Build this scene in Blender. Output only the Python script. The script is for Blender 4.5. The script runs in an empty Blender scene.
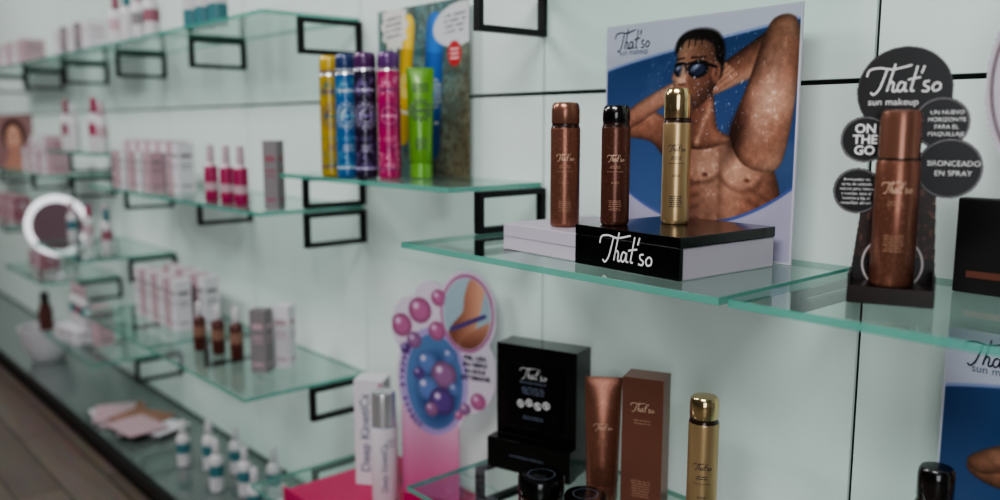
import bpy, bmesh, math, random
import numpy as np
from mathutils import Vector, Matrix
random.seed(4)
S=bpy.context.scene
COL=S.collection
# ---------------------------------------------------------------- materials
def lin(c):
    return tuple(((v/12.92) if v<=0.04045 else ((v+0.055)/1.055)**2.4) for v in c)
_m={}
def mat(name,c,rough=.45,metal=0.,coat=0.,emit=0.,bump=0.,scale=60.,spec=.5,speck=None):
    if name in _m: return _m[name]
    m=bpy.data.materials.new(name); m.use_nodes=True
    nt=m.node_tree; b=nt.nodes['Principled BSDF']
    col=lin(c)
    b.inputs['Base Color'].default_value=(*col,1)
    b.inputs['Roughness'].default_value=rough
    b.inputs['Metallic'].default_value=metal
    b.inputs['Coat Weight'].default_value=coat
    b.inputs['Specular IOR Level'].default_value=spec
    if emit:
        b.inputs['Emission Color'].default_value=(*col,1); b.inputs['Emission Strength'].default_value=emit
    if bump or speck:
        tc=nt.nodes.new('ShaderNodeTexCoord')
    if bump:
        n=nt.nodes.new('ShaderNodeTexNoise'); n.inputs['Scale'].default_value=scale
        bp=nt.nodes.new('ShaderNodeBump'); bp.inputs['Strength'].default_value=bump; bp.inputs['Distance'].default_value=.002
        nt.links.new(tc.outputs['Object'],n.inputs['Vector']); nt.links.new(n.outputs['Fac'],bp.inputs['Height'])
        nt.links.new(bp.outputs['Normal'],b.inputs['Normal'])
    if speck:
        sc,lo,hi,c2=speck
        v=nt.nodes.new('ShaderNodeTexNoise'); v.inputs['Scale'].default_value=sc; v.inputs['Detail'].default_value=3
        r=nt.nodes.new('ShaderNodeValToRGB'); r.color_ramp.elements[0].position=lo; r.color_ramp.elements[1].position=hi
        r.color_ramp.elements[0].color=(*col,1); r.color_ramp.elements[1].color=(*lin(c2),1)
        nt.links.new(tc.outputs['Object'],v.inputs['Vector']); nt.links.new(v.outputs['Fac'],r.inputs['Fac']); nt.links.new(r.outputs['Color'],b.inputs['Base Color'])
    _m[name]=m; return m
def attr_mat(name,rough=.4,spec=.4):
    if name in _m: return _m[name]
    m=bpy.data.materials.new(name); m.use_nodes=True; nt=m.node_tree; b=nt.nodes['Principled BSDF']
    a=nt.nodes.new('ShaderNodeAttribute'); a.attribute_name='Col'
    nt.links.new(a.outputs['Color'],b.inputs['Base Color']); b.inputs['Roughness'].default_value=rough
    b.inputs['Specular IOR Level'].default_value=spec
    _m[name]=m; return m
def glass_mat():
    m=bpy.data.materials.new('shelf_glass'); m.use_nodes=True; nt=m.node_tree; nt.nodes.clear()
    o=nt.nodes.new('ShaderNodeOutputMaterial'); mx=nt.nodes.new('ShaderNodeMixShader')
    t=nt.nodes.new('ShaderNodeBsdfTransparent'); t.inputs[0].default_value=(.84,.92,.895,1)
    g=nt.nodes.new('ShaderNodeBsdfGlossy'); g.inputs['Roughness'].default_value=.025; g.inputs['Color'].default_value=(.94,1,.98,1)
    f=nt.nodes.new('ShaderNodeFresnel'); f.inputs['IOR'].default_value=1.6
    ge=nt.nodes.new('ShaderNodeNewGeometry'); a=nt.nodes.new('ShaderNodeMath'); a.operation='SUBTRACT'; a.inputs[0].default_value=1
    mu=nt.nodes.new('ShaderNodeMath'); mu.operation='MULTIPLY'
    nt.links.new(ge.outputs['Backfacing'],a.inputs[1]); nt.links.new(a.outputs[0],mu.inputs[0]); nt.links.new(f.outputs[0],mu.inputs[1])
    nt.links.new(mu.outputs[0],mx.inputs[0]); nt.links.new(t.outputs[0],mx.inputs[1]); nt.links.new(g.outputs[0],mx.inputs[2])
    nt.links.new(mx.outputs[0],o.inputs[0]); return m
def glass_edge():
    m=bpy.data.materials.new('shelf_glass_edge'); m.use_nodes=True; nt=m.node_tree; b=nt.nodes['Principled BSDF']
    b.inputs['Base Color'].default_value=(.12,.38,.31,1); b.inputs['Roughness'].default_value=.10; b.inputs['Coat Weight'].default_value=.6
    o=nt.nodes['Material Output']; mx=nt.nodes.new('ShaderNodeMixShader'); mx.inputs[0].default_value=.72
    t=nt.nodes.new('ShaderNodeBsdfTransparent'); t.inputs[0].default_value=(.50,.82,.72,1)
    nt.links.new(t.outputs[0],mx.inputs[1]); nt.links.new(b.outputs[0],mx.inputs[2]); nt.links.new(mx.outputs[0],o.inputs[0]); return m
GL=glass_mat(); GE=glass_edge()
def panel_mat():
    m=bpy.data.materials.new('frosted_panel_added_glow'); m.use_nodes=True; nt=m.node_tree; b=nt.nodes['Principled BSDF']
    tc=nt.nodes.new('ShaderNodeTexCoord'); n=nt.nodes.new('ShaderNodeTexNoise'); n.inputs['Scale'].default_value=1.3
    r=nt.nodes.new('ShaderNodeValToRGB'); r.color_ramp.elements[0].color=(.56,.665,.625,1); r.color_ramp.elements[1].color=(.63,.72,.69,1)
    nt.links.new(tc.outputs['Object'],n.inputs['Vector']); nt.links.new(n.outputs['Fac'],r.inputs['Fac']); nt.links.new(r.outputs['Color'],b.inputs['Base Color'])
    nt.links.new(r.outputs['Color'],b.inputs['Emission Color']); b.inputs['Emission Strength'].default_value=.13  # added glow lifts the shade under the shelves; nothing lights panels from behind
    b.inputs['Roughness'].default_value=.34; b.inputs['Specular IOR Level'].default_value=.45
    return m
def wood_mat():
    m=bpy.data.materials.new('dark_plank_floor'); m.use_nodes=True; nt=m.node_tree; b=nt.nodes['Principled BSDF']
    tc=nt.nodes.new('ShaderNodeTexCoord'); br=nt.nodes.new('ShaderNodeTexBrick')
    br.inputs['Scale'].default_value=1.; br.inputs['Brick Width'].default_value=1.2; br.inputs['Row Height'].default_value=.14
    br.inputs['Mortar Size'].default_value=.003
    br.inputs['Color1'].default_value=(.18,.14,.12,1); br.inputs['Color2'].default_value=(.24,.19,.165,1); br.inputs['Mortar'].default_value=(.03,.025,.02,1)
    mp=nt.nodes.new('ShaderNodeMapping'); mp.inputs['Scale'].default_value=(2,30,1)
    n=nt.nodes.new('ShaderNodeTexNoise'); n.inputs['Scale'].default_value=2; n.inputs['Detail'].default_value=6
    mx=nt.nodes.new('ShaderNodeMixRGB'); mx.blend_type='MULTIPLY'; mx.inputs[0].default_value=.6
    nt.links.new(tc.outputs['Object'],br.inputs['Vector']); nt.links.new(tc.outputs['Object'],mp.inputs['Vector']); nt.links.new(mp.outputs[0],n.inputs['Vector'])
    nt.links.new(br.outputs['Color'],mx.inputs[1]); nt.links.new(n.outputs['Color'],mx.inputs[2]); nt.links.new(mx.outputs[0],b.inputs['Base Color'])
    b.inputs['Roughness'].default_value=.4; return m
BLK=mat('black_gloss',(.030,.028,.030),.20,coat=.3)
BLKM=mat('black_matte',(.035,.033,.035),.5)
STEEL=mat('bracket_dark_metal',(.12,.12,.13),.42,.5)
WHT=mat('white_card',(.82,.81,.83),.5)
LAV=mat('lavender_white_card',(.72,.69,.74),.4)
BRZ=mat('bronze_metallic',(.50,.33,.27),.30,.6,speck=(260,.55,.75,(.62,.43,.35)))
BRZC=mat('bronze_cap',(.52,.36,.30),.26,.6)
BRN=mat('dark_brown_plastic',(.18,.11,.09),.25,.2,coat=.3)
BRND=mat('dark_bronze',(.36,.22,.18),.27,.5,speck=(260,.55,.75,(.48,.32,.25)))
GOLD=mat('gold_metallic',(.74,.63,.47),.30,.7)
GOLDC=mat('gold_cap',(.86,.76,.58),.16,.95)
COPPER=mat('copper_card',(.52,.34,.29),.30,.55,bump=.1)
CREAM=mat('cream_print',(.80,.68,.58),.5)
GREYT=mat('grey_print',(.40,.44,.52),.5)
WPR=mat('white_print',(.88,.88,.88),.5)
DKP=mat('dark_print',(.13,.12,.2),.5)
SILV=mat('silver_cap',(.80,.80,.81),.25,.7)
MAG=mat('magenta_plastic',(.60,.10,.32),.3)
PINKF=mat('magenta_tray_card',(.70,.08,.34),.3)
# ---------------------------------------------------------------- geometry helpers
def add(o,parent=None):
    COL.objects.link(o)
    if parent is not None: o.parent=parent
    return o
def group(name,x,y,z,rot=0):
    e=bpy.data.objects.new(name,None); e.empty_display_size=.02; e.location=(x,y,z); e.rotation_euler=(0,0,rot); return add(e)
def face_cam(x,y): return math.atan2(-x,y)
def mobj(name,verts,faces,mats,parent=None,mi=None,smooth=False,split=False):
    me=bpy.data.meshes.new(name); me.from_pydata([tuple(v) for v in verts],[],faces)
    if not isinstance(mats,(list,tuple)): mats=[mats]
    for m in mats: me.materials.append(m)
    if mi: me.polygons.foreach_set('material_index',mi)
    if smooth: me.polygons.foreach_set('use_smooth',[True]*len(me.polygons))
    me.update(); o=bpy.data.objects.new(name,me); add(o,parent)
    if split:
        es=o.modifiers.new('es','EDGE_SPLIT'); es.split_angle=math.radians(38)
    return o
def boxes(name,bl,mats,parent=None,bev=0.,mis=None):
    bm=bmesh.new()
    for i,b in enumerate(bl):
        x0,x1,y0,y1,z0,z1=b
        r=bmesh.ops.create_cube(bm,size=1); vs=r['verts']
        bmesh.ops.scale(bm,vec=(x1-x0,y1-y0,z1-z0),verts=vs); bmesh.ops.translate(bm,vec=((x0+x1)/2,(y0+y1)/2,(z0+z1)/2),verts=vs)
        if mis:
            for f in {f for v in vs for f in v.link_faces}: f.material_index=mis[i]
    if bev: bmesh.ops.bevel(bm,geom=bm.edges[:],offset=bev,segments=2,affect='EDGES',profile=.6)
    me=bpy.data.meshes.new(name); bm.to_mesh(me); bm.free()
    if not isinstance(mats,(list,tuple)): mats=[mats]
    for m in mats: me.materials.append(m)
    return add(bpy.data.objects.new(name,me),parent)
def lathe(name,prof,mats,parent=None,seg=36,off=(0,0)):
    V=[];F=[];MI=[]
    n=len(prof)
    for r,z,_ in prof:
        for k in range(seg):
            a=2*math.pi*k/seg; V.append((off[0]+r*math.cos(a),off[1]+r*math.sin(a),z))
    for i in range(n-1):
        for k in range(seg):
            k2=(k+1)%seg
            F.append((i*seg+k,i*seg+k2,(i+1)*seg+k2,(i+1)*seg+k)); MI.append(prof[i][2])
    F.append(tuple(range(seg-1,-1,-1))); MI.append(prof[0][2])
    F.append(tuple((n-1)*seg+k for k in range(seg))); MI.append(prof[-2][2])
    return mobj(name,V,F,mats,parent,MI,True,True)
def loft(name,secs,mats,parent=None,seg=32,mi=None):
    V=[];F=[];MI=[]
    for rx,ry,z in secs:
        for k in range(seg):
            a=2*math.pi*k/seg; V.append((rx*math.cos(a),ry*math.sin(a),z))
    for i in range(len(secs)-1):
        for k in range(seg):
            k2=(k+1)%seg; F.append((i*seg+k,i*seg+k2,(i+1)*seg+k2,(i+1)*seg+k)); MI.append(mi[i] if mi else 0)
    F.append(tuple(range(seg-1,-1,-1))); MI.append(MI[0]); F.append(tuple((len(secs)-1)*seg+k for k in range(seg))); MI.append(MI[-2])
    return mobj(name,V,F,mats,parent,MI,True,True)
# ---------------------------------------------------------------- flat print graphics
def text2d(s,size,align='CENTER',bold=0.):
    cu=bpy.data.curves.new('t','FONT'); cu.body=s; cu.size=size; cu.align_x=align; cu.align_y='CENTER'; cu.resolution_u=3; cu.offset=bold
    o=bpy.data.objects.new('t',cu); COL.objects.link(o)
    dg=bpy.context.evaluated_depsgraph_get(); me=bpy.data.meshes.new_from_object(o.evaluated_get(dg))
    V=[(v.co.x,v.co.y) for v in me.vertices]; F=[tuple(p.vertices) for p in me.polygons]
    bpy.data.objects.remove(o); bpy.data.curves.remove(cu); bpy.data.meshes.remove(me)
    return V,F
def ribbon(strokes,scale,w):
    V=[];F=[]
    for st in strokes:
        P=[Vector(p)*scale for p in st]; Q=[]
        for i in range(len(P)-1):
            p0=P[max(i-1,0)];p1=P[i];p2=P[i+1];p3=P[min(i+2,len(P)-1)]
            for k in range(6):
                t=k/6; Q.append(.5*((2*p1)+(p2-p0)*t+(2*p0-5*p1+4*p2-p3)*t*t+(3*p1-p0-3*p2+p3)*t**3))
        Q.append(P[-1]); b=len(V)
        for i,q in enumerate(Q):
            d=(Q[min(i+1,len(Q)-1)]-Q[max(i-1,0)]); d=d.normalized() if d.length>0 else Vector((1,0))
            nn=Vector((-d.y,d.x))*w/2; V+= [tuple(q+nn),tuple(q-nn)]
        for i in range(len(Q)-1): F.append((b+2*i,b+2*i+1,b+2*i+3,b+2*i+2))
    return V,F
SCR=[[(0,.62),(.10,.90),(.5,.98),(1.0,.92),(1.7,1.08)],[(.78,.95),(.66,.55),(.50,.1),(.30,-.12),(.18,-.02)],
 [(1.08,1.15),(.92,.5),(.80,0)],[(.82,.18),(.95,.40),(1.05,.33),(1.02,.05),(1.10,.0),(1.2,.10)],
 [(1.45,.36),(1.3,.38),(1.2,.15),(1.28,0),(1.42,.12),(1.5,.38),(1.48,.05),(1.6,.03)],
 [(1.92,1.05),(1.78,.4),(1.72,.05),(1.85,.04)],[(1.58,.48),(2.06,.58)],[(2.18,1.05),(2.08,.74)],
 [(2.40,.42),(2.22,.38),(2.22,.24),(2.38,.14),(2.32,.0),(2.12,.02)],[(2.66,.36),(2.52,.2),(2.58,.02),(2.78,.08),(2.8,.28),(2.66,.36)]]
def script(width,w=None):
    s=width/2.8; V,F=ribbon(SCR,s,w or width*.022); return [(x-width/2,y-.45*s) for x,y in V],F
def circle_line(r,w,n=36):
    V=[];F=[]
    for k in range(n):
        a=2*math.pi*k/n; V+=[(math.cos(a)*r,math.sin(a)*r),(math.cos(a)*(r-w),math.sin(a)*(r-w))]
    for k in range(n): k2=(k+1)%n; F.append((2*k,2*k+1,2*k2+1,2*k2))
    return V,F
def rect(w,h,n=1):
    V=[];F=[]
    for i in range(n+1): V+=[(-w/2+w*i/n,-h/2),(-w/2+w*i/n,h/2)]
    for i in range(n): F.append((2*i,2*i+2,2*i+3,2*i+1))
    return V,F
def disc(r,n=28): return [(math.cos(2*math.pi*k/n)*r,math.sin(2*math.pi*k/n)*r) for k in range(n)],[tuple(range(n))]
def xf(g,dx=0,dy=0,rot=0,s=1):
    c,sn=math.cos(rot),math.sin(rot); return [(dx+s*(x*c-y*sn),dy+s*(x*sn+y*c)) for x,y in g[0]],g[1]
def join2(gs):
    V=[];F=[]
    for g in gs:
        b=len(V); V+=g[0]; F+=[tuple(i+b for i in f) for f in g[1]]
    return V,F
def flat(name,g,m,parent,x,y,z,side='front'):
    if side=='front': V=[(x+a,y,z+b) for a,b in g[0]]
    else: V=[(x,y+a,z+b) for a,b in g[0]]
    return mobj(name,V,g[1],m,parent)
def wrap(name,g,m,parent,R,z,ang=0):
    V=[]
    for a,b in g[0]:
        t=a/R+ang; V.append(((R+.0004)*math.sin(t),-(R+.0004)*math.cos(t),z+b))
    return mobj(name,V,g[1],m,parent)
def lines_graphic(w,h,n,seed=0):
    """rows of small word-like dashes (illegible small print)"""
    rnd=random.Random(seed); gs=[]
    for i in range(n):
        ww=w*rnd.uniform(.7,1); x=-ww/2
        while x<ww/2-.0008:
            l=min(rnd.uniform(.12,.30)*w,ww/2-x); gs.append(xf(rect(l,h/n*.34,2),x+l/2,h/2-(i+.5)*h/n)); x+=l+w*.045
    return join2(gs)
# ---------------------------------------------------------------- painted panels (printed artwork as vertex colour)
def painted(name,x0,x1,z0,z1,n,fn,parent,y=0,thick=.0015,mt=None):
    w=x1-x0;h=z1-z0; nx=n; nz=max(8,int(n*h/w))
    xs=np.linspace(0,1,nx+1); zs=np.linspace(0,1,nz+1); A,B=np.meshgrid(xs,zs)
    col,mask=fn(A,B)
    V=np.stack([x0+A*w,np.full_like(A,y),z0+B*h],-1).reshape(-1,3)
    idx=np.arange((nx+1)*(nz+1)).reshape(nz+1,nx+1)
    F=np.stack([idx[:-1,:-1],idx[:-1,1:],idx[1:,1:],idx[1:,:-1]],-1).reshape(-1,4)
    if mask is not None:
        mk=mask.reshape(-1); keep=mk[F].sum(1)>=3; F=F[keep]
        used=np.unique(F); rem=np.zeros(len(V),int); rem[used]=np.arange(len(used)); V=V[used]; F=rem[F]; C=col.reshape(-1,3)[used]
    else: C=col.reshape(-1,3)
    C=np.clip(C,0,1); C=np.where(C<=.04045,C/12.92,((C+.055)/1.055)**2.4)
    me=bpy.data.meshes.new(name); me.from_pydata(V.tolist(),[],F.tolist())
    ca=me.color_attributes.new('Col','FLOAT_COLOR','POINT'); ca.data.foreach_set('color',np.concatenate([C,np.ones((len(C),1))],1).astype(np.float32).ravel())
    me.materials.append(mt or attr_mat('printed_card')); o=add(bpy.data.objects.new(name,me),parent)
    so=o.modifiers.new('s','SOLIDIFY'); so.thickness=thick; so.offset=-1
    return o
def sm(d,e=.006): return np.clip(.5-d/(2*e),0,1)[...,None]
def mix(c,k,m): return c*(1-m)+np.asarray(k)*m
def ell(A,B,cx,cy,rx,ry,rot=0):
    c,s=math.cos(rot),math.sin(rot); x=(A-cx)*c+(B-cy)*s; y=-(A-cx)*s+(B-cy)*c
    return (np.sqrt((x/rx)**2+(y/ry)**2)-1)*min(rx,ry)
def cap(A,B,a,b,ra,rb):
    ax,ay=a;bx,by=b; dx,dy=bx-ax,by-ay; L=dx*dx+dy*dy
    t=np.clip(((A-ax)*dx+(B-ay)*dy)/L,0,1); r=ra+(rb-ra)*t
    d=np.hypot(A-ax-t*dx,B-ay-t*dy)-r; q=((A-ax)*dy-(B-ay)*dx)/math.sqrt(L)/r
    return d,q
def noise2(A,B,f,seed):
    r=np.random.RandomState(seed); g=r.rand(f+2,f+2); x=A*f;y=B*f; i=np.floor(x).astype(int);j=np.floor(y).astype(int); u=x-i;v=y-j; u=u*u*(3-2*u);v=v*v*(3-2*v)
    i=np.clip(i,0,f);j=np.clip(j,0,f)
    return g[j,i]*(1-u)*(1-v)+g[j,i+1]*u*(1-v)+g[j+1,i]*(1-u)*v+g[j+1,i+1]*u*v
def poly(A,B,pts):
    """signed distance to a closed smooth polygon"""
    P=[Vector(p) for p in pts]; Q=[]; n=len(P)
    for i in range(n):
        p0,p1,p2,p3=P[i-1],P[i],P[(i+1)%n],P[(i+2)%n]
        for k in range(5):
            t=k/5; Q.append(.5*((2*p1)+(p2-p0)*t+(2*p0-5*p1+4*p2-p3)*t*t+(3*p1-p0-3*p2+p3)*t**3))
    d=np.full(A.shape,9.); ins=np.zeros(A.shape,bool); m=len(Q)
    for i in range(m):
        ax,ay=Q[i];bx,by=Q[(i+1)%m]; dx,dy=bx-ax,by-ay; L=dx*dx+dy*dy+1e-12
        t=np.clip(((A-ax)*dx+(B-ay)*dy)/L,0,1); d=np.minimum(d,np.hypot(A-ax-t*dx,B-ay-t*dy))
        if abs(dy)>1e-9: ins^=((ay>B)!=(by>B))&(A<(dx)*(B-ay)/dy+ax)
    return np.where(ins,-d,d)
def skin(q,base=(.55,.34,.25),hi=(.86,.62,.50),flip=1):
    k=np.clip(.5+.55*q*flip,0,1)[...,None]; return np.array(base)*(1-k)+np.array(hi)*k
def man_poster(A,B):
    c=np.zeros(A.shape+(3,))+np.array((.18,.27,.44))
    c=mix(c,(.29,.40,.57),np.clip((.7-B)*1.2,0,1)[...,None])
    c=mix(c,(.13,.20,.36),np.clip((A-.4)*.9,0,1)[...,None]*np.clip(B,0,1)[...,None])
    cl=noise2(A,B,5,31)*.6+noise2(A,B,11,32)*.3+noise2(A,B,24,33)*.1; c=mix(c,(.44,.54,.67),np.clip((cl-.5)*2.2,0,1)[...,None]*.45)
    body=np.zeros(A.shape+(1,))
    SH=(.25,.145,.115); MID=(.55,.37,.30); HI=(.88,.71,.61)
    tb=.80+.15*A**.8; w=(.74,.73,.80)
    c=mix(c,(.55,.59,.76),sm(-(B-tb+.012),.004)); c=mix(c,w,sm(-(B-tb),.004))
    def form(d,lit,e=.005,edge=.035,dark=SH,mid=MID,hi=HI):
        nonlocal c,body
        m=sm(d,e); k=np.clip(lit,0,1)[...,None]; col=np.where(k<.5,np.array(dark)*(1-2*k)+np.array(mid)*2*k,np.array(mid)*(2-2*k)+np.array(hi)*(2*k-1))
        rim=np.clip(1+d/edge,0,1)[...,None]**2; col=col*(1-.42*rim); c=c*(1-m)+col*m; body=np.maximum(body,m)
    d,q=cap(A,B,(.93,.86),(.62,.72),.078,.05); form(d,.45-.35*q)
    for k in range(4):
        d,_=cap(A,B,(.665+.018*k,.785-.012*k),(.61,.745-.02*k),.012,.009); c=mix(c,(.36,.22,.17),sm(d-.003,.004)*.7); c=mix(c,(.64,.46,.38),sm(d,.005))
    d=poly(A,B,[(.50,.40),(.47,.52),(.36,.58),(.24,.62),(.13,.59),(.09,.53),(.15,.49),(.28,.47),(.36,.40),(.42,.33)]); form(d,.40+2.2*(B-.47)-.3*A)
    d=poly(A,B,[(.09,.56),(.16,.62),(.28,.68),(.42,.73),(.46,.68),(.34,.62),(.22,.555),(.13,.52)]); form(d,.60+1.5*(B-.62))
    d=poly(A,B,[(.44,.48),(.56,.52),(.70,.50),(.84,.46),(.92,.34),(.96,.15),(.97,-.05),(.48,-.05),(.46,.10),(.42,.25),(.40,.38)])
    lit=.30+.9*(A-.50)-.25*np.abs(B-.35)+.28*np.sin((A-.42)*9)
    form(d,lit,edge=.07)
    for (x,y,rx,ry,r,k) in ((.56,.375,.115,.075,.12,.75),(.755,.36,.105,.085,-.25,.9)):
        d=ell(A,B,x,y,rx,ry,r); c=mix(c,np.array(HI),sm(d+.01,.055)*.55*k); c=mix(c,SH,sm(np.abs(d)-.002,.016)*np.clip((y+.01-B)*18,0,1)[...,None]*.75)
    for x,y in ((.585,.335),(.79,.32)): c=mix(c,(.30,.16,.13),sm(ell(A,B,x,y,.012,.008),.006)*.8)
    d,_=cap(A,B,(.655,.44),(.665,.05),.004,.008); c=mix(c,SH,sm(d,.022)*.55)
    for k in range(4):
        for s in (-1,1):
            d=ell(A,B,.665+s*.052,.26-.055*k,.045,.024); c=mix(c,(.72,.53,.44),sm(d,.022)*.40)
    for k in range(4):
        d,_=cap(A,B,(.47+.01*k,.27-.045*k),(.55,.30-.05*k),.003,.003); c=mix(c,SH,sm(d,.012)*.5)
        d,_=cap(A,B,(.90-.005*k,.24-.05*k),(.80,.29-.05*k),.003,.003); c=mix(c,SH,sm(d,.012)*.5)
    d=poly(A,B,[(.70,.50),(.73,.60),(.78,.72),(.83,.86),(.88,.95),(.97,.95),(1.0,.84),(.99,.68),(.97,.52),(.93,.38),(.84,.36),(.75,.40)])
    t=(A-.70)-(B-.45)*.28; form(d,.28+3.0*t*.55+.10*np.sin(B*22),edge=.05)
    d=ell(A,B,.86,.64,.05,.14,-.25); c=mix(c,(.92,.77,.68),sm(d,.05)*.55)
    d=ell(A,B,.725,.50,.03,.085,-.35); c=mix(c,(.15,.09,.08),sm(d,.03)*.85)
    # neck and head (drawn a little larger, turned three-quarters to the left)
    d=poly(A,B,[(.46,.60),(.45,.50),(.42,.46),(.56,.44),(.70,.48),(.64,.53),(.62,.62),(.60,.68),(.48,.66)]); form(d,.2+2.2*(A-.50),edge=.04)
    d,_=cap(A,B,(.60,.63),(.535,.47),.006,.010); c=mix(c,HI,sm(d,.014)*.5)
    A0,B0=A,B; A=.52+(A-.52)/1.12; B=.77+(B-.765)/1.12
    d=poly(A,B,[(.43,.84),(.425,.885),(.47,.922),(.55,.93),(.615,.91),(.645,.86),(.645,.79),(.625,.74),(.58,.76),(.52,.86)]); c=mix(c,(.07,.05,.045),sm(d,.008))
    d=poly(A,B,[(.435,.86),(.425,.80),(.405,.755),(.415,.735),(.415,.70),(.425,.665),(.45,.635),(.49,.625),(.55,.65),(.60,.70),(.625,.76),(.62,.83),(.59,.885),(.52,.905),(.46,.90)])
    form(d,.34+2.8*(.53-A)+.5*(B-.7),edge=.03)
    d=poly(A,B,[(.425,.70),(.44,.655),(.49,.63),(.55,.65),(.60,.71),(.605,.75),(.55,.70),(.50,.685),(.46,.70)]); c=mix(c,(.19,.13,.11),sm(d,.016)*.50)
    d=ell(A,B,.612,.765,.018,.034,-.15); c=mix(c,(.58,.39,.32),sm(d,.006)); d=ell(A,B,.612,.765,.008,.02,-.15); c=mix(c,(.26,.15,.12),sm(d,.006)*.7)
    d=poly(A,B,[(.438,.865),(.44,.90),(.50,.925),(.58,.915),(.635,.87),(.635,.80),(.612,.815),(.60,.86),(.565,.885),(.52,.89),(.48,.895),(.455,.88)]); c=mix(c,(.07,.05,.045),sm(d,.005))
    for k in range(12):
        d,_=cap(A,B,(.445+.017*k,.872+.003*k-.0006*k*k),(.465+.016*k,.915-.0006*k*k),.0010,.0010); c=mix(c,(.40,.34,.32),sm(d,.004)*.45)
    for k in range(4):
        d,_=cap(A,B,(.46+.028*k,.90),(.452+.03*k,.862+.004*k),.003,.0015); c=mix(c,(.07,.05,.045),sm(d,.003))
    for (x,y,rx,ry) in ((.447,.783,.026,.025),(.528,.782,.042,.029)):
        d=ell(A,B,x,y,rx,ry,.04); c=mix(c,(.03,.03,.04),sm(d-.004,.004)); c=mix(c,(.13,.16,.24),sm(d+.004,.006)); d=ell(A,B,x-.01,y+.008,rx*.5,ry*.28,.5); c=mix(c,(.60,.64,.72),sm(d,.006)*.8)
    d,_=cap(A,B,(.425,.803),(.565,.805),.0045,.0045); c=mix(c,(.04,.04,.05),sm(d,.003)); d,_=cap(A,B,(.565,.80),(.612,.785),.005,.004); c=mix(c,(.04,.04,.05),sm(d,.003))
    for (a,b) in (((.43,.822),(.462,.826)),((.50,.826),(.565,.824))):
        d,_=cap(A,B,a,b,.004,.003); c=mix(c,(.14,.09,.07),sm(d,.004)*.9)
    d=poly(A,B,[(.458,.80),(.445,.765),(.432,.742),(.440,.728),(.462,.728),(.473,.745),(.472,.78)]); c=mix(c,(.84,.66,.56),sm(d,.008)*.8)
    d,_=cap(A,B,(.440,.727),(.468,.727),.003,.004); c=mix(c,(.24,.13,.1),sm(d,.004)*.8)
    d,_=cap(A,B,(.437,.695),(.487,.693),.007,.004); c=mix(c,(.60,.36,.32),sm(d,.004)); d,_=cap(A,B,(.435,.696),(.49,.695),.0016,.0016); c=mix(c,(.2,.1,.08),sm(d,.003))
    d,_=cap(A,B,(.49,.745),(.505,.70),.004,.003); c=mix(c,SH,sm(d,.012)*.35)
    A,B=A0,B0
    n=noise2(A,B,45,2)[...,None]*.6+noise2(A,B,110,12)[...,None]*.4; lum=c.mean(-1,keepdims=True)
    c=c*(1+body*(n-.5)*.26); c=mix(c,(.96,.90,.86),body*np.clip((n-.68)*5,0,1)*np.clip((lum-.38)*3,0,1)*.6)
    dr=noise2(A,B,130,51)[...,None]; c=mix(c,(.78,.83,.90),np.clip((dr-.86)*9,0,1)*np.clip(1-np.hypot(A-.55,B-.72)/.38,0,1)[...,None]*(B<tb)[...,None])
    bb=.34-.80*A*(1.05-A); c=mix(c,(.30,.36,.60),sm((B-bb-.014),.004)); c=mix(c,(.66,.65,.74),sm(B-bb,.004))
    e=np.minimum(np.minimum(A,1-A),np.minimum(B,1-B)); c=mix(c,(.76,.75,.80),sm(e-.008,.002))
    return c,None
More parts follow.
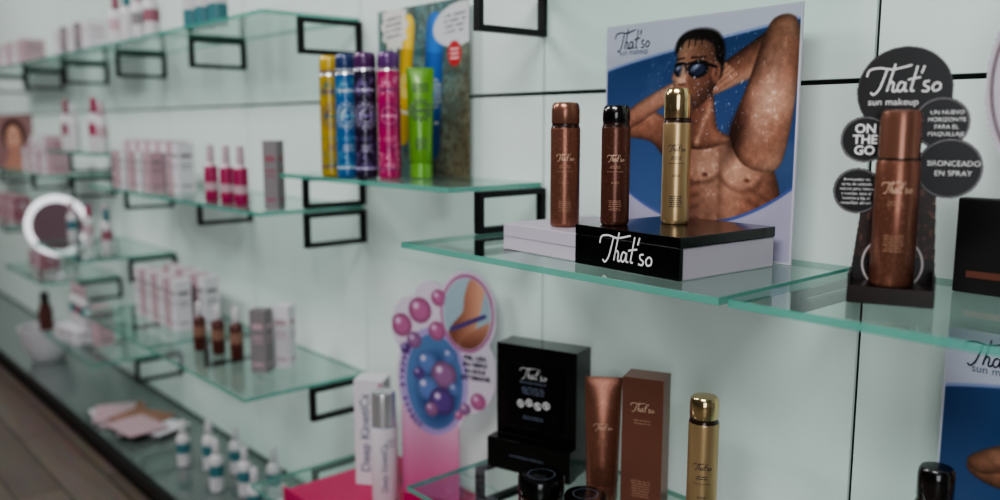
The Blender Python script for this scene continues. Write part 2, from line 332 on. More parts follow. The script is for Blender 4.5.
def shampoo_card(A,B):
    c=np.zeros(A.shape+(3,))+np.array((.30,.44,.44)); n=noise2(A,B,22,5)[...,None]; n2=noise2(A,B,9,8)[...,None]; n3=noise2(A,B*1.,70,6)[...,None]
    c=mix(c,(.16,.30,.33),(n>.55)*.55); c=mix(c,(.55,.62,.55),(n2>.6)*.3)
    c=mix(c,(.42,.36,.26),np.clip((A-.55)*2+(.4-B),0,1)[...,None]*.8); c=mix(c,(.25,.20,.14),(noise2(A,B,40,3)[...,None]>.62)*.4); c=c*(.85+.3*n3)
    def bot(a,b,r,col,capc):
        nonlocal c
        d,q=cap(A,B,a,b,r,r); k=np.clip(.75+.35*np.cos(q*1.5),0,1.1)[...,None]; c=mix(c,np.array(col)*k,sm(d,.005))
        t=((A-a[0])*(b[0]-a[0])+(B-a[1])*(b[1]-a[1]))/((b[0]-a[0])**2+(b[1]-a[1])**2)
        c=mix(c,np.array(capc)*k,sm(d,.005)*(t>.80)[...,None])
        cx,cy=a[0]*.55+b[0]*.45,a[1]*.55+b[1]*.45; rr=np.hypot(A-cx,B-cy); an=np.arctan2(B-cy,A-cx)
        for m_,n_ in ((.62,8),(.9,12),(.35,6)): c=mix(c,(.85,.85,.6),sm(np.abs(rr-r*m_*(1+.08*np.cos(an*n_)))-.004,.003)*sm(d+.006,.004))
        c=mix(c,(.9,.9,.85),sm(np.abs(t-.20)-.015,.004)*sm(d+.02,.004)*(n3>.45))
    bot((.28,.25),(.36,.88),.075,(.72,.60,.14),(.85,.72,.2)); bot((.60,.18),(.66,.85),.095,(.10,.32,.60),(.15,.40,.7))
    ang=np.arctan2(B-.90,A-.20); d=np.hypot(A-.2,B-.9)-(.15+.015*np.cos(ang*12)); c=mix(c,(.82,.82,.80),sm(d,.004))
    d=ell(A,B,.90,.86,.26,.12,.1); c=mix(c,(.78,.79,.80),sm(d,.005))
    for k in range(4):
        d,_=cap(A,B,(.10,.94-.035*k),(.28,.95-.035*k),.006,.006); c=mix(c,(.35,.35,.4),sm(d,.003)*(n3>.35))
        d,_=cap(A,B,(.76,.91-.03*k),(.97,.92-.03*k),.005,.005); c=mix(c,(.35,.38,.45),sm(d,.003)*(n3>.35))
    d=np.hypot(A-.86,B-.70)-.07; c=mix(c,(.70,.14,.16),sm(d,.005))
    for k in range(3):
        d,_=cap(A,B,(.82,.725-.025*k),(.90,.725-.025*k),.004,.004); c=mix(c,(.95,.9,.9),sm(d,.003))
    return c,None
def bubble_sign(A,B):
    Y=B*2.0-.17
    c=np.zeros(A.shape+(3,))+np.array((.78,.74,.80))
    base=(B<.40)&(A>.10)&(A<.66)
    oval=ell(A,Y,.42,.86,.36,.50); top=ell(A,Y,.74,1.47,.27,.36); side=ell(A,Y,.72,.98,.29,.36); lob=ell(A,Y,.22,1.32,.20,.26); lob2=ell(A,Y,.40,1.52,.16,.20)
    mask=base|(oval<0)|(top<0)|(side<0)|(lob<0)|(lob2<0)
    pk=np.clip(B/.40,0,1)[...,None]; c=mix(c,np.array((.76,.36,.54))*(1-pk)+np.array((.80,.66,.75))*pk,base[...,None]*1.)
    c=mix(c,(.62,.56,.74),sm(ell(A,Y,.42,.86,.33,.465),.006)); c=mix(c,(.32,.45,.62),sm(ell(A,Y,.43,.86,.27,.41),.006)); c=mix(c,(.15,.22,.40),sm(ell(A,Y,.46,.80,.19,.30),.05)*.8)
    for (x,y,r,k) in ((.36,1.02,.10,3),(.52,.93,.12,1),(.36,.80,.11,3),(.50,.70,.12,0),(.58,1.10,.07,3),(.40,.62,.06,1),(.28,.92,.05,0),(.62,.82,.05,3),
        (.12,1.32,.10,2),(.30,1.46,.11,2),(.24,1.20,.07,1),(.48,1.58,.07,2),(.46,1.30,.08,2),(.15,1.12,.045,0),(.84,.74,.07,2),(.72,.66,.05,1),(.66,.60,.035,2)):
        cc=[(.34,.26,.50),(.54,.38,.54),(.66,.38,.54),(.36,.46,.66)][k]; c=mix(c,np.array(cc)*.75,sm(np.hypot(A-x,Y-y)-r,.006)); c=mix(c,cc,sm(np.hypot(A-x,Y-y)-r*.8,.03)); c=mix(c,(.88,.82,.90),sm(np.hypot(A-x+r*.35,Y-y-r*.35)-r*.2,.02))
    c=mix(c,(.62,.36,.52),sm(np.abs(top+.035)-.010,.004)); ins=sm(ell(A,Y,.74,1.47,.215,.295),.005)
    c=mix(c,(.58,.66,.70),ins)
    d=poly(A,Y,[(.56,1.24),(.60,1.36),(.70,1.48),(.72,1.62),(.78,1.76),(.90,1.72),(.88,1.56),(.84,1.42),(.80,1.30),(.70,1.20)]); c=mix(c,skin((A-.74)*8,(.48,.30,.24),(.78,.58,.48)),sm(d)*ins)
    d=poly(A,Y,[(.66,1.16),(.72,1.27),(.84,1.36),(.98,1.42),(.98,1.30),(.86,1.22),(.76,1.14)]); c=mix(c,skin((Y-1.3)*9,(.46,.28,.23),(.72,.52,.43)),sm(d)*ins)
    d,_=cap(A,Y,(.60,1.33),(.90,1.46),.020,.018); c=mix(c,(.30,.24,.45),sm(d)*ins)
    return c,mask
CIRC=((.001,.239,.050),(-.037,.184,.0270),(-.042,.124,.0270),(.041,.203,.029),(.052,.152,.034))
def tester_sign(A,B):
    X=-.085+A*.20; Z=B*.305
    c=np.zeros(A.shape+(3,))+np.array((.045,.04,.045))
    board=(Z<.135)&(X>-.047+.012*(Z/.13))&(X<.047-.006*(Z/.13)); spine=(Z<.22)&(abs(X)<.022)
    n=noise2(A,B,60,9)[...,None]; n2=noise2(A,B,90,11)[...,None]
    bm=board[...,None]*1.; c=mix(c,(.14,.085,.07),bm); c=mix(c,(.44,.29,.23),bm*(n>.80)*.7); c=mix(c,(.26,.16,.12),bm*(n2>.7)*.6)
    c=mix(c,(.07,.05,.05),bm*(Z<.048)[...,None])
    d=np.abs(np.hypot(X,Z-.040)-.032)-.0012; c=mix(c,(.75,.72,.72),sm(d,.0008))
    mask=board|spine
    for i,(x,z,r) in enumerate(CIRC):
        d=np.hypot(X-x,Z-z)-r; mask=mask|(d<0); c=mix(c,(.04,.035,.04),sm(d,.0006))
        if i: c=mix(c,(.60,.58,.60),sm(np.abs(d+.0018)-.0005,.0005))
        if i==0: c=mix(c,(.35,.33,.34),sm(np.abs(d+.001)-.0004,.0005))
    return c,mask
# ================================================================= ROOM
WY=1.18
boxes('floor',[(-8,2.2,-3.6,1.3,-.05,0)],wood_mat())
boxes('ceiling',[(-8,2.2,-3.6,1.3,2.7,2.75)],mat('ceiling_paint',(.55,.55,.55),.8))
boxes('wall_back',[(-8,2.2,WY+.02,WY+.12,0,2.7)],mat('wall_backing_dark',(.06,.07,.08),.6))
boxes('wall_front',[(-8,2.2,-3.6,-3.5,0,2.7)],mat('wall_paint_grey',(.32,.315,.315),.8))
boxes('wall_left',[(-8,-7.9,-3.5,WY+.02,0,2.7)],mat('wall_paint_grey2',(.30,.28,.28),.8))
boxes('wall_right',[(2.1,2.2,-3.5,WY+.02,0,2.7)],mat('wall_paint_grey3',(.42,.41,.41),.8))
posts=[.75,.10,-.55,-1.20,-1.85,-2.50,-3.15,-3.80,-4.45,-5.10,-5.75,-6.40]
pb=[];g=.0030
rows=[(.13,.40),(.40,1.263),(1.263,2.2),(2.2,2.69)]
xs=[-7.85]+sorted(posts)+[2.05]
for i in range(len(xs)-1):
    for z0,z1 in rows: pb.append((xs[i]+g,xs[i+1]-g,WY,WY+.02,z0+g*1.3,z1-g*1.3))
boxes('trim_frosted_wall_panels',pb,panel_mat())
# dark slotted uprights recessed in the panel joints
boxes('trim_slotted_uprights',[(x-.0029,x+.0029,WY+.006,WY+.0195,.13,2.68) for x in posts],mat('upright_dark',(.10,.11,.115),.5,.3))
LEDG=mat('ledge_grey_green_laminate',(.36,.40,.39),.16,coat=.5)
boxes('baseboard_back',[(-7.8,2.05,WY-.325,WY+.019,.10,.12),(-7.8,2.05,WY-.345,WY-.325,.085,.121),(-7.8,2.05,WY-.24,WY+.019,0,.10)],[LEDG,BLKM],mis=[0,1,1])
def bracket(x,ztop,h=.085,L=.172):
    t=.0115; y1=WY; y0=WY-L; ztop-=.0006
    bl=[(x-.008,x+.008,y0,y1,ztop-t,ztop),(x-.008,x+.008,y0,y1,ztop-h,ztop-h+t),(x-.008,x+.008,y0,y0+t,ztop-h+t,ztop-t),(x-.008,x+.008,y1-t,y1,ztop-h+t,ztop-t)]
    return boxes('shelf_bracket',bl,STEEL)
T=.010
def shelf(x0,x1,yf,zt):
    o=boxes('glass_shelf',[(x0+.004,x1-.004,yf,WY-.002,zt-T,zt)],[GL,GE],bev=.0008)
    for p in o.data.polygons:
        p.material_index=0 if abs(p.normal.z)>.9 else 1
    return o
Z_MID=1.0; Z_UPC=1.09; Z_TOP=1.465; Z_LOW=.56; Z_LC=.35
shelf(-1.215,-.56,.845,Z_MID); shelf(-.555,.10,.845,Z_MID); shelf(.10,.75,.845,Z_MID)
shelf(-1.85,-1.20,.945,Z_UPC)
shelf(-2.50,-1.85,.89,Z_MID); shelf(-3.15,-2.50,.89,Z_MID)
for a in (-2.5,-3.15,-3.8,-4.45,-5.1): shelf(a,a+.65,.92,Z_TOP)
shelf(-1.20,-.55,.92,Z_TOP)
shelf(-2.50,-1.85,.835,Z_LOW); shelf(-3.15,-2.50,.835,Z_LOW)
shelf(-1.20,-.55,.838,Z_LOW); shelf(-.55,.10,.838,Z_LOW)
shelf(-1.85,-1.20,.838,Z_LC)
shelf(-3.80,-3.15,.85,.735); shelf(-3.80,-3.15,.92,1.105); shelf(-3.80,-3.15,.86,.36)
shelf(-4.45,-3.80,.87,Z_LOW); shelf(-4.45,-3.80,.92,Z_MID); shelf(-5.10,-4.45,.92,Z_MID); shelf(-5.10,-4.45,.87,.735); shelf(-5.75,-5.10,.92,Z_MID)
BR={-.555:[(Z_MID,.03),(Z_LOW,.085)],.10:[(Z_MID,.03),(Z_LOW,.085)],.75:[(Z_MID,.03)],-1.20:[(Z_TOP,.085),(Z_UPC,.078),(Z_MID,.03),(Z_LOW,.085),(Z_LC,.085)],
 -1.85:[(Z_TOP,.085),(Z_UPC,.078),(Z_MID,.085),(Z_LOW,.085),(Z_LC,.085)],-2.5:[(Z_TOP,.085),(Z_MID,.085),(Z_LOW,.085)],
 -3.15:[(Z_TOP,.085),(1.105,.085),(Z_MID,.085),(.735,.085),(Z_LOW,.085),(.36,.085)],-3.8:[(Z_TOP,.085),(1.105,.085),(Z_MID,.085),(.735,.085),(Z_LOW,.085),(.36,.085)],
 -4.45:[(Z_TOP,.085),(Z_MID,.085),(.735,.085),(Z_LOW,.085)],-5.1:[(Z_TOP,.085),(Z_MID,.085),(.735,.085)],-5.75:[(Z_MID,.085)]}
for x,l in BR.items():
    for z,h in l: bracket(x,z-T,h)
# ================================================================= PRODUCTS
def can(name,x,y,z,h,R,body,capm,ring,c1=.74,label=None,rot=None):
    g=group(name,x,y,z,face_cam(x,y) if rot is None else rot)
    pr=[(R*.90,0,0),(R*.99,.003,0),(R,.006,0),(R,h*c1,0),(R*.985,h*c1+.003,2),(R*.93,h*c1+.006,2),(R*.92,h*c1+.010,1),(R*.955,h*c1+.0115,1),(R*.95,h-.012,1),(R*.90,h-.004,1),(R*.80,h-.0008,1),(R*.5,h,1)]
    lathe('can_body',pr,[body,capm,ring],g)
    if label: label(g,R,h)
    return g
def lab_sun(m1,m2=None):
    m2=m2 or m1
    def f(g,R,h):
        wrap('logo',xf(script(R*1.2,R*.035),0,0),m1,g,R,h*.56)
        wrap('print',lines_graphic(R*.95,h*.030,2,1),m2,g,R,h*.49)
        wrap('print',lines_graphic(R*.9,h*.09,6,2),m2,g,R,h*.17)
        wrap('print_line',rect(R*1.2,.0006,6),m2,g,R,h*.45)
        wrap('print',lines_graphic(R*.6,h*.02,2,5),m2,g,R,h*.36)
    return f
def tube(name,x,y,z,h,w,m,mc,rot=None,label=None):
    g=group(name,x,y,z,face_cam(x,y) if rot is None else rot)
    r=w*.42
    loft('tube_body',[(r*.92,r*.92,0),(r,r,.002),(r,r,h*.13),(r*.9,r*.9,h*.135),(r*1.02,r*.98,h*.15),(r*1.05,r*.92,h*.35),(w*.47,r*.62,h*.65),(w*.49,r*.25,h*.9),(w*.5,.0022,h*.96),(w*.5,.0015,h)],[m,mc],g,mi=[1,1,1,0,0,0,0,0,0])
    if label: label(g,r,h,w)
    return g
PR=mat('cream_bronze_print',(.62,.47,.38),.5)
# --- podium with cans
g=group('display_podium',-.656,.890,Z_MID,math.radians(-4))
boxes('white_base',[(-.378,0,.008,.205,.0005,.043)],LAV,g,bev=.0015)
boxes('black_step',[(-.196,.0015,0,.205,.0435,.058),(-.196,.0015,0,.0075,.0006,.0435)],BLK,g,bev=.0010)
flat('logo',xf(script(.098,.0026)),WPR,g,-.095,-.0006,.030)
flat('seam',rect(.175,.0008),GREYT,g,-.287,.0076,.022)
can('spray_can',-.933,.965,Z_MID+.0435,.193,.0230,BRZ,BRZC,BRN,.78,lab_sun(CREAM,PR))
can('spray_can',-.810,.942,Z_MID+.0585,.171,.0205,BRND,mat('black_cap',(.06,.045,.045),.2,coat=.5),BRN,.80,lab_sun(CREAM,PR))
can('spray_can',-.761,1.02,Z_MID+.0585,.196,.0205,GOLD,GOLDC,BRN,.73,lab_sun(DKP))
# --- poster with man
def sun_poster(x,y,z,w=.368,h=.357,rot=0):
    g=group('sun_makeup_poster',x,y,z,rot)
    painted('printed_front',0,w,0,h,360,man_poster,g,thick=.003,mt=attr_mat('printed_gloss',.26,.5))
    flat('logo',xf(script(.080,.0019)),DKP,g,.062,-.0008,h*.925)
    flat('tagline',text2d('sun makeup',.014),GREYT,g,.066,-.0008,h*.875)
    flat('footer_logo',xf(script(.05,.0012)),DKP,g,.30,-.0008,h*.06)
    return g
sun_poster(-1.016,1.152,Z_MID+.0005,.390,.370,math.radians(-5))
sun_poster(-.413,1.13,Z_LOW+.012,.4,.375)
boxes('poster_foot',[(-.40,-.03,1.118,1.145,Z_LOW+.0005,Z_LOW+.012)],BLKM)
# --- tester sign with can
sx,sy=-.430,.995
g=group('tester_display_sign',sx,sy,Z_MID,face_cam(sx,sy))
painted('printed_sign',-.085,.115,.0005,.3055,260,tester_sign,g,y=0,thick=.003)
boxes('foot',[(-.045,.045,-.052,.030,.0005,.020)],mat('brown_foot',(.12,.075,.065),.3,.3),g,bev=.001)
boxes('holder_side',[(-.045,-.042,-.050,0,.02,.034),(.042,.045,-.050,0,.02,.034)],BLKM,g)
Rr=.0235;h=.208
lathe('tester_can',[(Rr*.9,.0205,0),(Rr,.0245,0),(Rr,.158,0),(Rr*.95,.162,2),(Rr*.93,.165,1),(Rr*.93,h,1),(Rr*.87,h+.008,1),(Rr*.7,h+.010,1)],[BRZ,BRZC,BRN],g,off=(0,-.026))
def wrap_off(name,gg,m,z):
    o=wrap(name,gg,m,g,Rr,z); o.location=(0,-.026,0)
wrap_off('logo',script(.032,.0009),CREAM,.132); wrap_off('print',lines_graphic(.022,.006,2,1),PR,.115); wrap_off('print',lines_graphic(.022,.020,6,2),PR,.070)
cx,cz,_=CIRC[0]
flat('logo',script(.076,.0021),WPR,g,cx-.002,-.001,cz+.012)
flat('tagline',text2d('sun makeup',.0110),WPR,g,cx-.011,-.001,cz-.012)
cx,cz,_=CIRC[1]
for i,s in enumerate(('ON','THE','GO')): flat('text',text2d(s,.0145,bold=.0004),WPR,g,cx,-.001,cz+.0125-.0125*i)
cx,cz,_=CIRC[2]
for i,s in enumerate(('Bronceador en','spray de acabado','natural para rostro','y cuerpo, seca al','instante y fija el','maquillaje del sol')): flat('text',text2d(s,.0048),WPR,g,cx-.001,-.001,cz+.014-.0055*i)
cx,cz,_=CIRC[3]
for i,s in enumerate(('UN NUEVO','HORIZONTE','PARA EL','MAQUILLAJE')): flat('text',text2d(s,.0066),WPR,g,cx+.005,-.001,cz+.012-.0080*i)
cx,cz,_=CIRC[4]
for i,s in enumerate(('BRONCEADO','EN SPRAY')): flat('text',text2d(s,.0086),WPR,g,cx+.004,-.001,cz+.006-.011*i)
# --- second display at right end
g=group('counter_display',-.262,1.10,Z_MID)
boxes('black_stand',[(-.135,.14,-.01,.01,.0005,.115)],BLKM,g,bev=.002)
boxes('copper_band',[(-.120,.14,-.0112,-.0100,.02,.028)],COPPER,g)
def white_arch(A,B):
    c=np.zeros(A.shape+(3,))+np.array((.72,.70,.74)); d=np.hypot(A-.5,B-.5)-.5; c=mix(c,(.45,.40,.42),sm(np.abs(d+.03)-.008,.004)); c=mix(c,(.62,.52,.52),sm(np.hypot(A-.62,B-.45)-.3,.01)); return c,d<0
painted('arched_header',-.12,.15,.10,.40,140,white_arch,g,y=0,thick=.003)
# --- lower right shelf items
bx,by=-1.102,1.078
g=group('black_gift_box',bx,by,Z_LOW,.30)
boxes('box_body',[(-.082,.086,-.02,.040,.0005,.236)],BLK,g,bev=.0015)
boxes('box_lower_lip',[(-.085,.089,-.050,-.0205,.0005,.060)],BLK,g,bev=.0015)
boxes('shiny_pouch',[(-.055,.060,-.026,-.0205,.080,.202)],mat('black_foil',(.05,.045,.048),.12,.3,bump=.8,scale=40),g,bev=.0025)
flat('logo',xf(script(.055,.0010)),WPR,g,0,-.0265,.186); flat('text',text2d('BRONZE MAKEUP',.0070),GREYT,g,0,-.0265,.169)
flat('print',lines_graphic(.06,.016,4,4),GREYT,g,0,-.0265,.154)
for k in range(4): flat('icon',circle_line(.0075,.0018,20),WPR,g,-.026+.018*k,-.0265,.127+(.004 if k%2 else 0)); flat('icon_mark',xf(rect(.003,.009),rot=.5),WPR,g,-.026+.018*k,-.0266,.127+(.004 if k%2 else 0))
flat('print',lines_graphic(.05,.008,2,9),GREYT,g,0,-.0265,.102)
flat('text',text2d('sun makeup collection',.008),GREYT,g,0,-.0503,.032)
def lab_tube(m):
    def f(g,r,h,w):
        flat('logo',script(.03,.0008),m,g,0,-r*.72,h*.62); flat('print',lines_graphic(.022,.010,3,3),PR,g,0,-r*.86,h*.50)
    return f
tube('bronzer_tube',-.930,1.062,Z_LOW+.0005,.217,.064,BRZ,BRZC,label=lab_tube(CREAM))
g=group('copper_carton',-.848,1.075,Z_LOW,face_cam(-.85,1.07)-.25)
boxes('carton',[(-.034,.034,-.025,.025,.0005,.237)],COPPER,g,bev=.0008)
flat('logo',script(.038,.0010),CREAM,g,0,-.0256,.188); flat('print',lines_graphic(.03,.010,2,6),PR,g,0,-.0256,.164); flat('print',lines_graphic(.035,.03,7,6),PR,g,0,-.0256,.05)
can('spray_can',-.718,1.05,Z_LOW+.0005,.238,.0228,GOLD,GOLDC,BRN,.82,lab_sun(DKP))
can('spray_can',-.372,1.02,Z_LOW+.0005,.242,.0215,BRND,mat('black_cap',(.06,.045,.045),.2),BRN,.80,lab_sun(CREAM))
def jar(x,y,z,R=.034,h=.046):
    g=group('cosmetic_jar',x,y,z,0)
    lathe('jar_body',[(R*.9,.0003,0),(R,.004,0),(R,h*.45,0),(R*.9,h*.47,0),(R*.9,h*.5,1),(R*1.02,h*.52,1),(R*1.02,h*.92,1),(R*.97,h*.99,1),(R*.85,h,1)],[BRN,BLK],g)
    o=flat('lid_print',circle_line(R*.6,.0010),GREYT,g,0,0,0); o.rotation_euler=(math.pi/2,0,0); o.location=(0,0,h+.0004)
jar(-.978,.962,Z_LOW,.039,.056); jar(-.888,.974,Z_LOW,.034,.048)
# --- lower left-middle shelf: magenta tray, bubble sign, white box and bottle
boxes('magenta_display_tray',[(-1.70,-1.225,.850,1.165,Z_LC+.0005,Z_LC+.030),(-1.70,-1.225,.850,.856,Z_LC+.02,Z_LC+.038),(-1.23,-1.225,.856,1.165,Z_LC+.02,Z_LC+.038)],PINKF,bev=.0015)
ZT=Z_LC+.0305
sx,sy=-1.425,1.085
g=group('bubble_effect_sign',sx,sy,ZT,.42)
painted('printed_sign',-.120,.138,.0005,.5205,260,bubble_sign,g,thick=.004)
boxes('easel_foot',[(-.08,.03,.004,.05,.0005,.012)],PINKF,g)
txt='CRACKLE EFFECT'
gs=[]
for i,ch in enumerate(txt):
    if ch==' ': continue
    a=math.radians(140+8.0*i); gs.append(xf(text2d(ch,.017,bold=.0005),-.0125+.078*math.cos(a),.268+.115*math.sin(a),rot=a+math.pi/2))
flat('arc_text',join2(gs),mat('purple_print',(.34,.16,.40),.5),g,0,-.001,0)
for i,s in enumerate(('PIEL LISA','EN NERO','IN SOLE','SETTIMANE')): flat('text',text2d(s,.0135,bold=.0005),DKP,g,.090,-.001,.332-.0145*i)
g=group('white_serum_carton',-1.608,1.035,ZT,face_cam(-1.6,1.0)-.35)
boxes('carton',[(-.034,.034,-.03,.03,.0005,.250)],WHT,g,bev=.0008)
flat('title',xf(text2d('Deep KinetiCs',.031,bold=.0005),rot=math.pi/2),GREYT,g,-.008,-.0306,.125)
flat('title_side',xf(text2d('ultimate serum',.018),rot=math.pi/2),GREYT,g,.0346,0,.12,'right')
flat('stripe',rect(.006,.243),mat('pink_stripe',(.70,.35,.52),.5),g,.028,-.0305,.123)
flat('print',lines_graphic(.04,.05,8,7),GREYT,g,.0346,0,.215,'right')
sx,sy=-1.500,.993
g=group('serum_bottle',sx,sy,ZT,face_cam(sx,sy))
R=.0285;h=.252
lathe('bottle',[(R*.93,.0005,0),(R,.004,0),(R,.172,0),(R*.99,.174,2),(R*.93,.176,1),(R*.93,.242,1),(R*.88,.249,1),(R*.7,h,1)],[WHT,SILV,GREYT],g)
wrap('title',xf(text2d('Deep KinetiCs',.0185,bold=.0003),rot=math.pi/2),GREYT,g,R,.085); wrap('print',lines_graphic(.02,.02,4,5),GREYT,g,R,.140,.5)
# --- coloured dry shampoo cans
def lab_sh(c2,c3):
    def f(g,R,h):
        def ri(r,w): 
            return circle_line(r,w,40)
        for zz in (.50,):
            wrap('ring',ri(R*.92,.0014),c2,g,R,h*zz); wrap('ring',ri(R*.74,.0009),c3,g,R,h*zz)
            wrap('roundel',disc(R*.60,24),c2,g,R,h*zz); 
        o=wrap('title',text2d('amazing',.010,bold=.0004),c3,g,R+.0004,h*.50)
        pts=[]
        for k in range(14):
            a=2*math.pi*k/14; pts.append(xf(disc(R*.085,8),R*1.08*math.cos(a),R*1.08*math.sin(a)))
            a+=.2; pts.append(xf(disc(R*.05,8),R*1.25*math.cos(a),R*1.25*math.sin(a)))
        wrap('petals',join2(pts),c2,g,R,h*.50)
        rnd=random.Random(7); pts=[]
        for k in range(60):
            zz=rnd.choice((rnd.uniform(.06,.33),rnd.uniform(.66,.80))); pts.append(xf(circle_line(R*rnd.uniform(.08,.24),.0011,10),rnd.uniform(-1.5,1.5)*R,h*zz))
        wrap('swirls',join2(pts),c3,g,R,0)
        wrap('brand',text2d('SHAMPOO',.0085,bold=.0004),c2,g,R+.0003,h*.70); wrap('print',lines_graphic(R*1.1,h*.06,4,8),c2,g,R+.0003,h*.24); wrap('band',rect(R*2.8,.004,14),c2,g,R,h*.08)
        wrap('cap_band',rect(R*2.8,.0025,14),c2,g,R*.955,h*.87)
    return f
def pl(n,c): return mat(n,c,.28,.1,coat=.3)
YE=(pl('can_yellow',(.66,.56,.14)),pl('cap_yellow',(.76,.64,.20)),pl('prt_purple',(.35,.16,.40)),pl('prt_teal',(.15,.45,.45)))
BU=(pl('can_blue',(.10,.36,.58)),pl('cap_navy',(.18,.24,.42)),pl('prt_white',(.80,.86,.88)),pl('prt_sky',(.45,.70,.80)))
PU=(pl('can_dark_purple',(.14,.10,.20)),pl('cap_violet',(.32,.15,.36)),pl('prt_lilac',(.75,.72,.85)),pl('prt_mauve',(.50,.42,.66)))
MG=(pl('can_magenta',(.66,.12,.37)),pl('cap_lilac',(.36,.20,.44)),pl('prt_plum',(.42,.08,.36)),pl('prt_pink',(.92,.55,.70)))
for (x,y,m,c) in ((-1.672,.985,YE,.82),(-1.606,.985,BU,.82),(-1.548,.995,PU,.84),(-1.505,1.025,MG,.84)):
    can('dry_shampoo_can',x,y,Z_UPC+.0005,.262,.0240,m[0],m[1],SILV,c,lab_sh(m[2],m[3]))
GR=pl('tube_green',(.38,.60,.16))
def lab_g(g,r,h,w):
    gs=[circle_line(.019,.0016),circle_line(.014,.001)]
    for k in range(12):
        a=2*math.pi*k/12; gs.append(xf(disc(.0022,8),.0225*math.cos(a),.0225*math.sin(a)))
    flat('rings',join2(gs),PU[0],g,0,-r*.80,h*.62); flat('title',text2d('amazing',.0085,bold=.0003),PU[0],g,0,-r*.82,h*.62); flat('band',lines_graphic(.03,.025,4,4),PU[0],g,0,-r*1.0,h*.32); flat('band2',lines_graphic(.036,.02,3,5),PU[0],g,0,-r*.45,h*.82)
tube('green_hair_tube',-1.466,1.078,Z_UPC+.0005,.230,.058,GR,pl('tube_cap_green',(.42,.64,.22)),label=lab_g)
g=group('hair_care_poster',-1.735,1.155,Z_UPC+.0005)
painted('printed_front',0,.335,0,.375,220,shampoo_card,g,thick=.003)
# --- small products on the left
def bottle(name,x,y,z,h,R,body,capm,band=None):
    g=group(name,x,y,z,face_cam(x,y))
    lathe('bottle',[(R*.9,.0005,0),(R,.003,0),(R,h*.30,2),(R,h*.52,0),(R,h*.62,0),(R*.75,h*.68,0),(R*.45,h*.71,1),(R*.5,h*.72,1),(R*.55,h*.73,1),(R*.5,h*.97,1),(R*.35,h,1)],[body,capm,band or body],g,seg=24)
    return g
def cartons(name,lst,ms,rot=0,o=(0,0,0)):
    g=group(name,*o,rot); bl=[];mi=[]
    for (x,y,z,w,d,h,m) in lst:
        bl.append((x-w/2,x+w/2,y-d/2,y+d/2,z+.0005,z+h)); mi.append(m)
        for (a,b) in ((.70,.78),(.55,.58),(.48,.50),(.12,.16)):
            bl.append((x-w*.33,x+w*.33,y-d/2-.0006,y-d/2+.001,z+h*a,z+h*b)); mi.append(2)
            bl.append((x+w/2-.001,x+w/2+.0006,y-d*.33,y+d*.33,z+h*a,z+h*b)); mi.append(2)
    return boxes('cartons',bl,ms,g,mis=mi)
PK=mat('blush_card',(.72,.61,.64),.5); PK2=mat('rose_card',(.56,.34,.40),.5); TEAL=mat('teal_label',(.22,.44,.47),.4); WP=mat('white_plastic',(.78,.77,.78),.35)
GRYC=mat('grey_card',(.50,.48,.49),.5); REDB=mat('dark_red_brown',(.30,.12,.10),.3)
for x,y in ((-2.216,.935),(-2.118,.935),(-2.045,.94)):
    g=group('pink_serum_bottle',x,y,Z_MID,0); h=.152; R=.0175
    lathe('bottle',[(R*.9,.0005,0),(R,.003,0),(R,h*.16,0),(R,h*.20,2),(R,h*.34,0),(R,h*.60,0),(R*.95,h*.62,1),(R*.6,h*.66,1),(R*.55,h*.70,1),(R*.6,h*.72,1),(R*.55,h*.98,1),(R*.4,h,1)],[MAG,mat('white_pink_cap',(.74,.66,.69),.4),PK],g,seg=24)
cartons('patterned_carton',[(0,0,0,.038,.035,.165,0)],[GRYC,WHT,PK2],.6,(-1.915,.965,Z_MID))
L=[]
for i in range(11): L.append((-3.09+.052*i,1.02-.002*i,0,.045,.05,.15+.004*(i%2),i%2))
for i in range(5): L.append((-2.98+.075*i,.95,0,.045,.045,.12,1-i%2))
cartons('carton_row',L,[WHT,PK,GRYC],0,(0,0,Z_MID))
for x,y in ((-2.362,.94),(-2.285,.962),(-2.21,.982)): bottle('bronze_serum_bottle',x,y,Z_LOW,.142,.018,REDB,WP,mat('label_tan',(.52,.38,.32),.5))
cartons('grey_carton_pair',[(0,0,0,.045,.04,.168,0),(.035,.06,0,.045,.04,.168,1)],[GRYC,WHT,PK],.6,(-2.04,.975,Z_LOW))
L=[(-2.98+.055*i,1.0,0,.046,.05,.16,(i+1)%2) for i in range(7)]+[(-2.9+.06*i,1.07,0,.046,.05,.17,i%2) for i in range(6)]
cartons('carton_row',L,[PK,WHT,GRYC],0,(0,0,Z_LOW))
for i in range(7):
    x=-2.62+.085*i; y=.97+.05*(i%3)
    bottle('white_teal_bottle',x,y,.1215,.150+.01*(i%2),.021,WP,WP,TEAL)
for i in range(4): bottle('white_pink_bottle',-2.00+.075*i,1.0+.04*(i%2),.1215,.13,.019,WP,PK,PK2)
g=group('brochure_pile',-3.15,.98,.1215)
for k in range(9):
    b=boxes('brochure',[(-.10,.10,-.07,.07,0,.003)],[PK,WHT,GRYC,mat('tan_paper',(.55,.4,.33),.6)][k%4],g); b.location=(random.uniform(-.17,.17),random.uniform(-.03,.05),.0005+.0032*k); b.rotation_euler=(0,0,random.uniform(-.6,.6))
def bowl(x,y,z,R,h):
    g=group('white_bowl',x,y,z)
    lathe('bowl',[(R*.55,.0005,0),(R*.6,.006,0),(R*.82,h*.4,0),(R*.97,h*.8,0),(R*1.05,h,0),(R*.98,h,0),(R*.9,h*.8,0),(R*.7,h*.35,0),(R*.2,h*.2,0)],[WHT],g)
    lathe('bottle_inside',[(.03,h*.25,0),(.03,h*1.5,0),(.018,h*1.7,1),(.018,h*2,1)],[REDB,BLKM],g)
bowl(-4.28,.985,.1215,.115,.16)
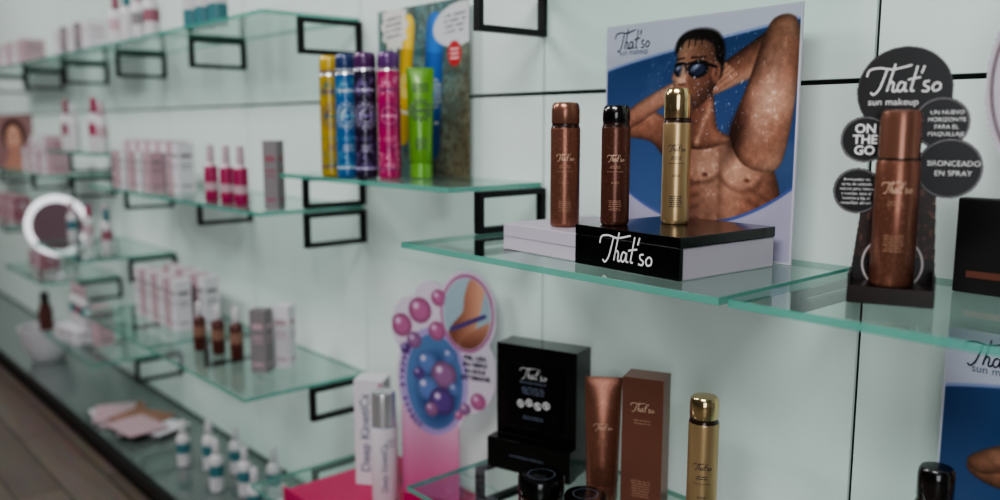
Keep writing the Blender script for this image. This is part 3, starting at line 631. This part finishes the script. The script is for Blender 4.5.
for i,(x,m) in enumerate(((-3.72,PK2),(-3.62,WP),(-3.36,MAG),(-3.28,PK))): bottle('toner_bottle',x,.985,1.105,.20-.02*(i%2),.021,WP,m,m)
for i in range(5): bottle('toner_bottle',-3.72+.11*i,.98+.03*(i%2),.735,.165,.019,WP,[PK,TEAL,MAG][i%3],[TEAL,PK2,PK][i%3])
cartons('gift_set_carton',[(0,0,0,.22,.12,.05,1),(.17,.02,0,.06,.06,.15,0)],[PK,WHT,GRYC],.1,(-3.60,.95,.36))
for i in range(3): bottle('toner_bottle',-3.66+.07*i,.95,.4105,.17,.018,WP,PK,[TEAL,PK2][i%2])
sx,sy=-3.88,.965
g=group('round_table_mirror',sx,sy,Z_LOW,face_cam(sx,sy)-.3)
V=[];F=[];n1=48;n2=12
for i in range(n1):
    a=2*math.pi*i/n1
    for j in range(n2):
        b=2*math.pi*j/n2; r=.115+.014*math.cos(b); V.append((r*math.cos(a),.014*math.sin(b),.225+r*math.sin(a)))
for i in range(n1):
    for j in range(n2): F.append((i*n2+j,((i+1)%n1)*n2+j,((i+1)%n1)*n2+(j+1)%n2,i*n2+(j+1)%n2))
mobj('light_ring',V,F,mat('ring_white',(.92,.92,.94),.4,emit=1.0),g,smooth=True)
o=lathe('mirror_glass',[(.102,-.004,0),(.102,.004,0),(.09,.005,0)],[mat('mirror_pink',(.60,.50,.54),.15,.5)],g); o.rotation_euler=(math.pi/2,0,0); o.location=(0,0,.225)
lathe('stand',[(.075,.0005,0),(.075,.012,0),(.02,.02,0),(.009,.03,0),(.009,.11,0)],[SILV],g)
cartons('pink_carton_row',[(-4.38+.085*i,1.0,0,.07,.07,.06+.02*(i%2),i%2) for i in range(3)],[PK2,PK,WHT],0,(0,0,Z_LOW))
cartons('carton_row',[(-4.35+.08*i,1.0,0,.07,.07,.10+.03*(i%3),i%2) for i in range(6)],[WHT,PK,PK2],0,(0,0,Z_MID))
cartons('pink_carton_row',[(-5.0+.09*i,1.0,0,.08,.07,.12,i%2) for i in range(5)],[PK2,PK,WHT],0,(0,0,.735))
g=group('beauty_portrait_card',-4.62,.985,Z_MID,.6)
def portrait(A,B):
    c=np.zeros(A.shape+(3,))+np.array((.52,.40,.40)); c=mix(c,(.20,.12,.10),sm(ell(A,B,.5,.62,.3,.3),.02)); c=mix(c,(.74,.57,.50),sm(ell(A,B,.5,.55,.2,.27),.01)); c=mix(c,(.66,.48,.42),sm(cap(A,B,(.5,.3),(.5,.05),.12,.28)[0],.01))
    for x in (.42,.58): c=mix(c,(.12,.08,.08),sm(ell(A,B,x,.60,.035,.018),.006))
    c=mix(c,(.6,.2,.22),sm(ell(A,B,.5,.42,.06,.02),.006)); return c,None
painted('picture',-.11,.11,.0005,.252,70,portrait,g,thick=.004)
boxes('card_foot',[(-.08,.08,.005,.04,.0005,.01)],WHT,g)
cartons('cream_carton_row',[(-5.0+.11*i,1.0,0,.09,.09,.09+.02*(i%2),i%2) for i in range(8)],[WHT,PK,GRYC],0,(0,0,Z_TOP))
for i in range(3): bottle('teal_shampoo_bottle',-2.42+.085*i,.99,Z_TOP,.19,.026,TEAL,mat('teal_cap',(.15,.42,.5),.35),WP)
for i in range(4): bottle('shampoo_bottle',-3.05+.11*i,.985,Z_TOP,.17,.024,WP,[PK2,TEAL,PK,GRYC][i],[PK,WP,GRYC,PK2][i])
cartons('cream_carton_row',[(-3.70+.09*i,1.0,0,.07,.07,.11,i%2) for i in range(5)],[WHT,GRYC,PK],0,(0,0,Z_TOP))
cartons('white_carton_row',[(-5.65+.10*i,1.0,0,.09,.09,.12,i%2) for i in range(4)],[WHT,PK,GRYC],0,(0,0,Z_MID))
# ================================================================= LIGHT
def area(name,loc,target,size,sizey,power,col=(1,1,1)):
    l=bpy.data.lights.new(name,'AREA'); l.shape='RECTANGLE'; l.size=size; l.size_y=sizey; l.energy=power; l.color=col
    o=bpy.data.objects.new(name,l); o.location=loc; o.rotation_euler=(Vector(target)-Vector(loc)).to_track_quat('-Z','Y').to_euler(); add(o)
area('ceiling_light',(-.2,-.5,2.62),(-.3,1.0,.6),1.2,.5,50,(1,.98,.97))
area('ceiling_light',(-2.6,-.5,2.62),(-2.6,1.0,.5),1.2,.5,38,(1,.98,.97))
area('ceiling_light',(-5.0,-.5,2.62),(-5.0,1.0,.7),1.2,.5,42,(1,.98,.97))
area('added_front_fill',(1.9,-1.8,1.3),(-1.2,1.0,.8),2.0,1.8,52,(.92,.96,1))  # added soft fill, also gives can highlights; no window is modelled here
w=bpy.data.worlds.new('world'); S.world=w; w.use_nodes=True; w.node_tree.nodes['Background'].inputs[0].default_value=(.5,.52,.55,1); w.node_tree.nodes['Background'].inputs[1].default_value=.3
try: S.view_settings.look='AgX - Medium High Contrast'
except Exception: pass
# ================================================================= CAMERA
cd=bpy.data.cameras.new('camera'); cd.sensor_width=36; cd.lens=30.6; cd.clip_start=.02
cd.dof.use_dof=True; cd.dof.focus_distance=1.18; cd.dof.aperture_fstop=1.8
co=bpy.data.objects.new('camera',cd); co.location=(0,0,1.2); co.rotation_euler=(math.radians(90-8.3),0,math.radians(48.4)); add(co)
S.camera=co
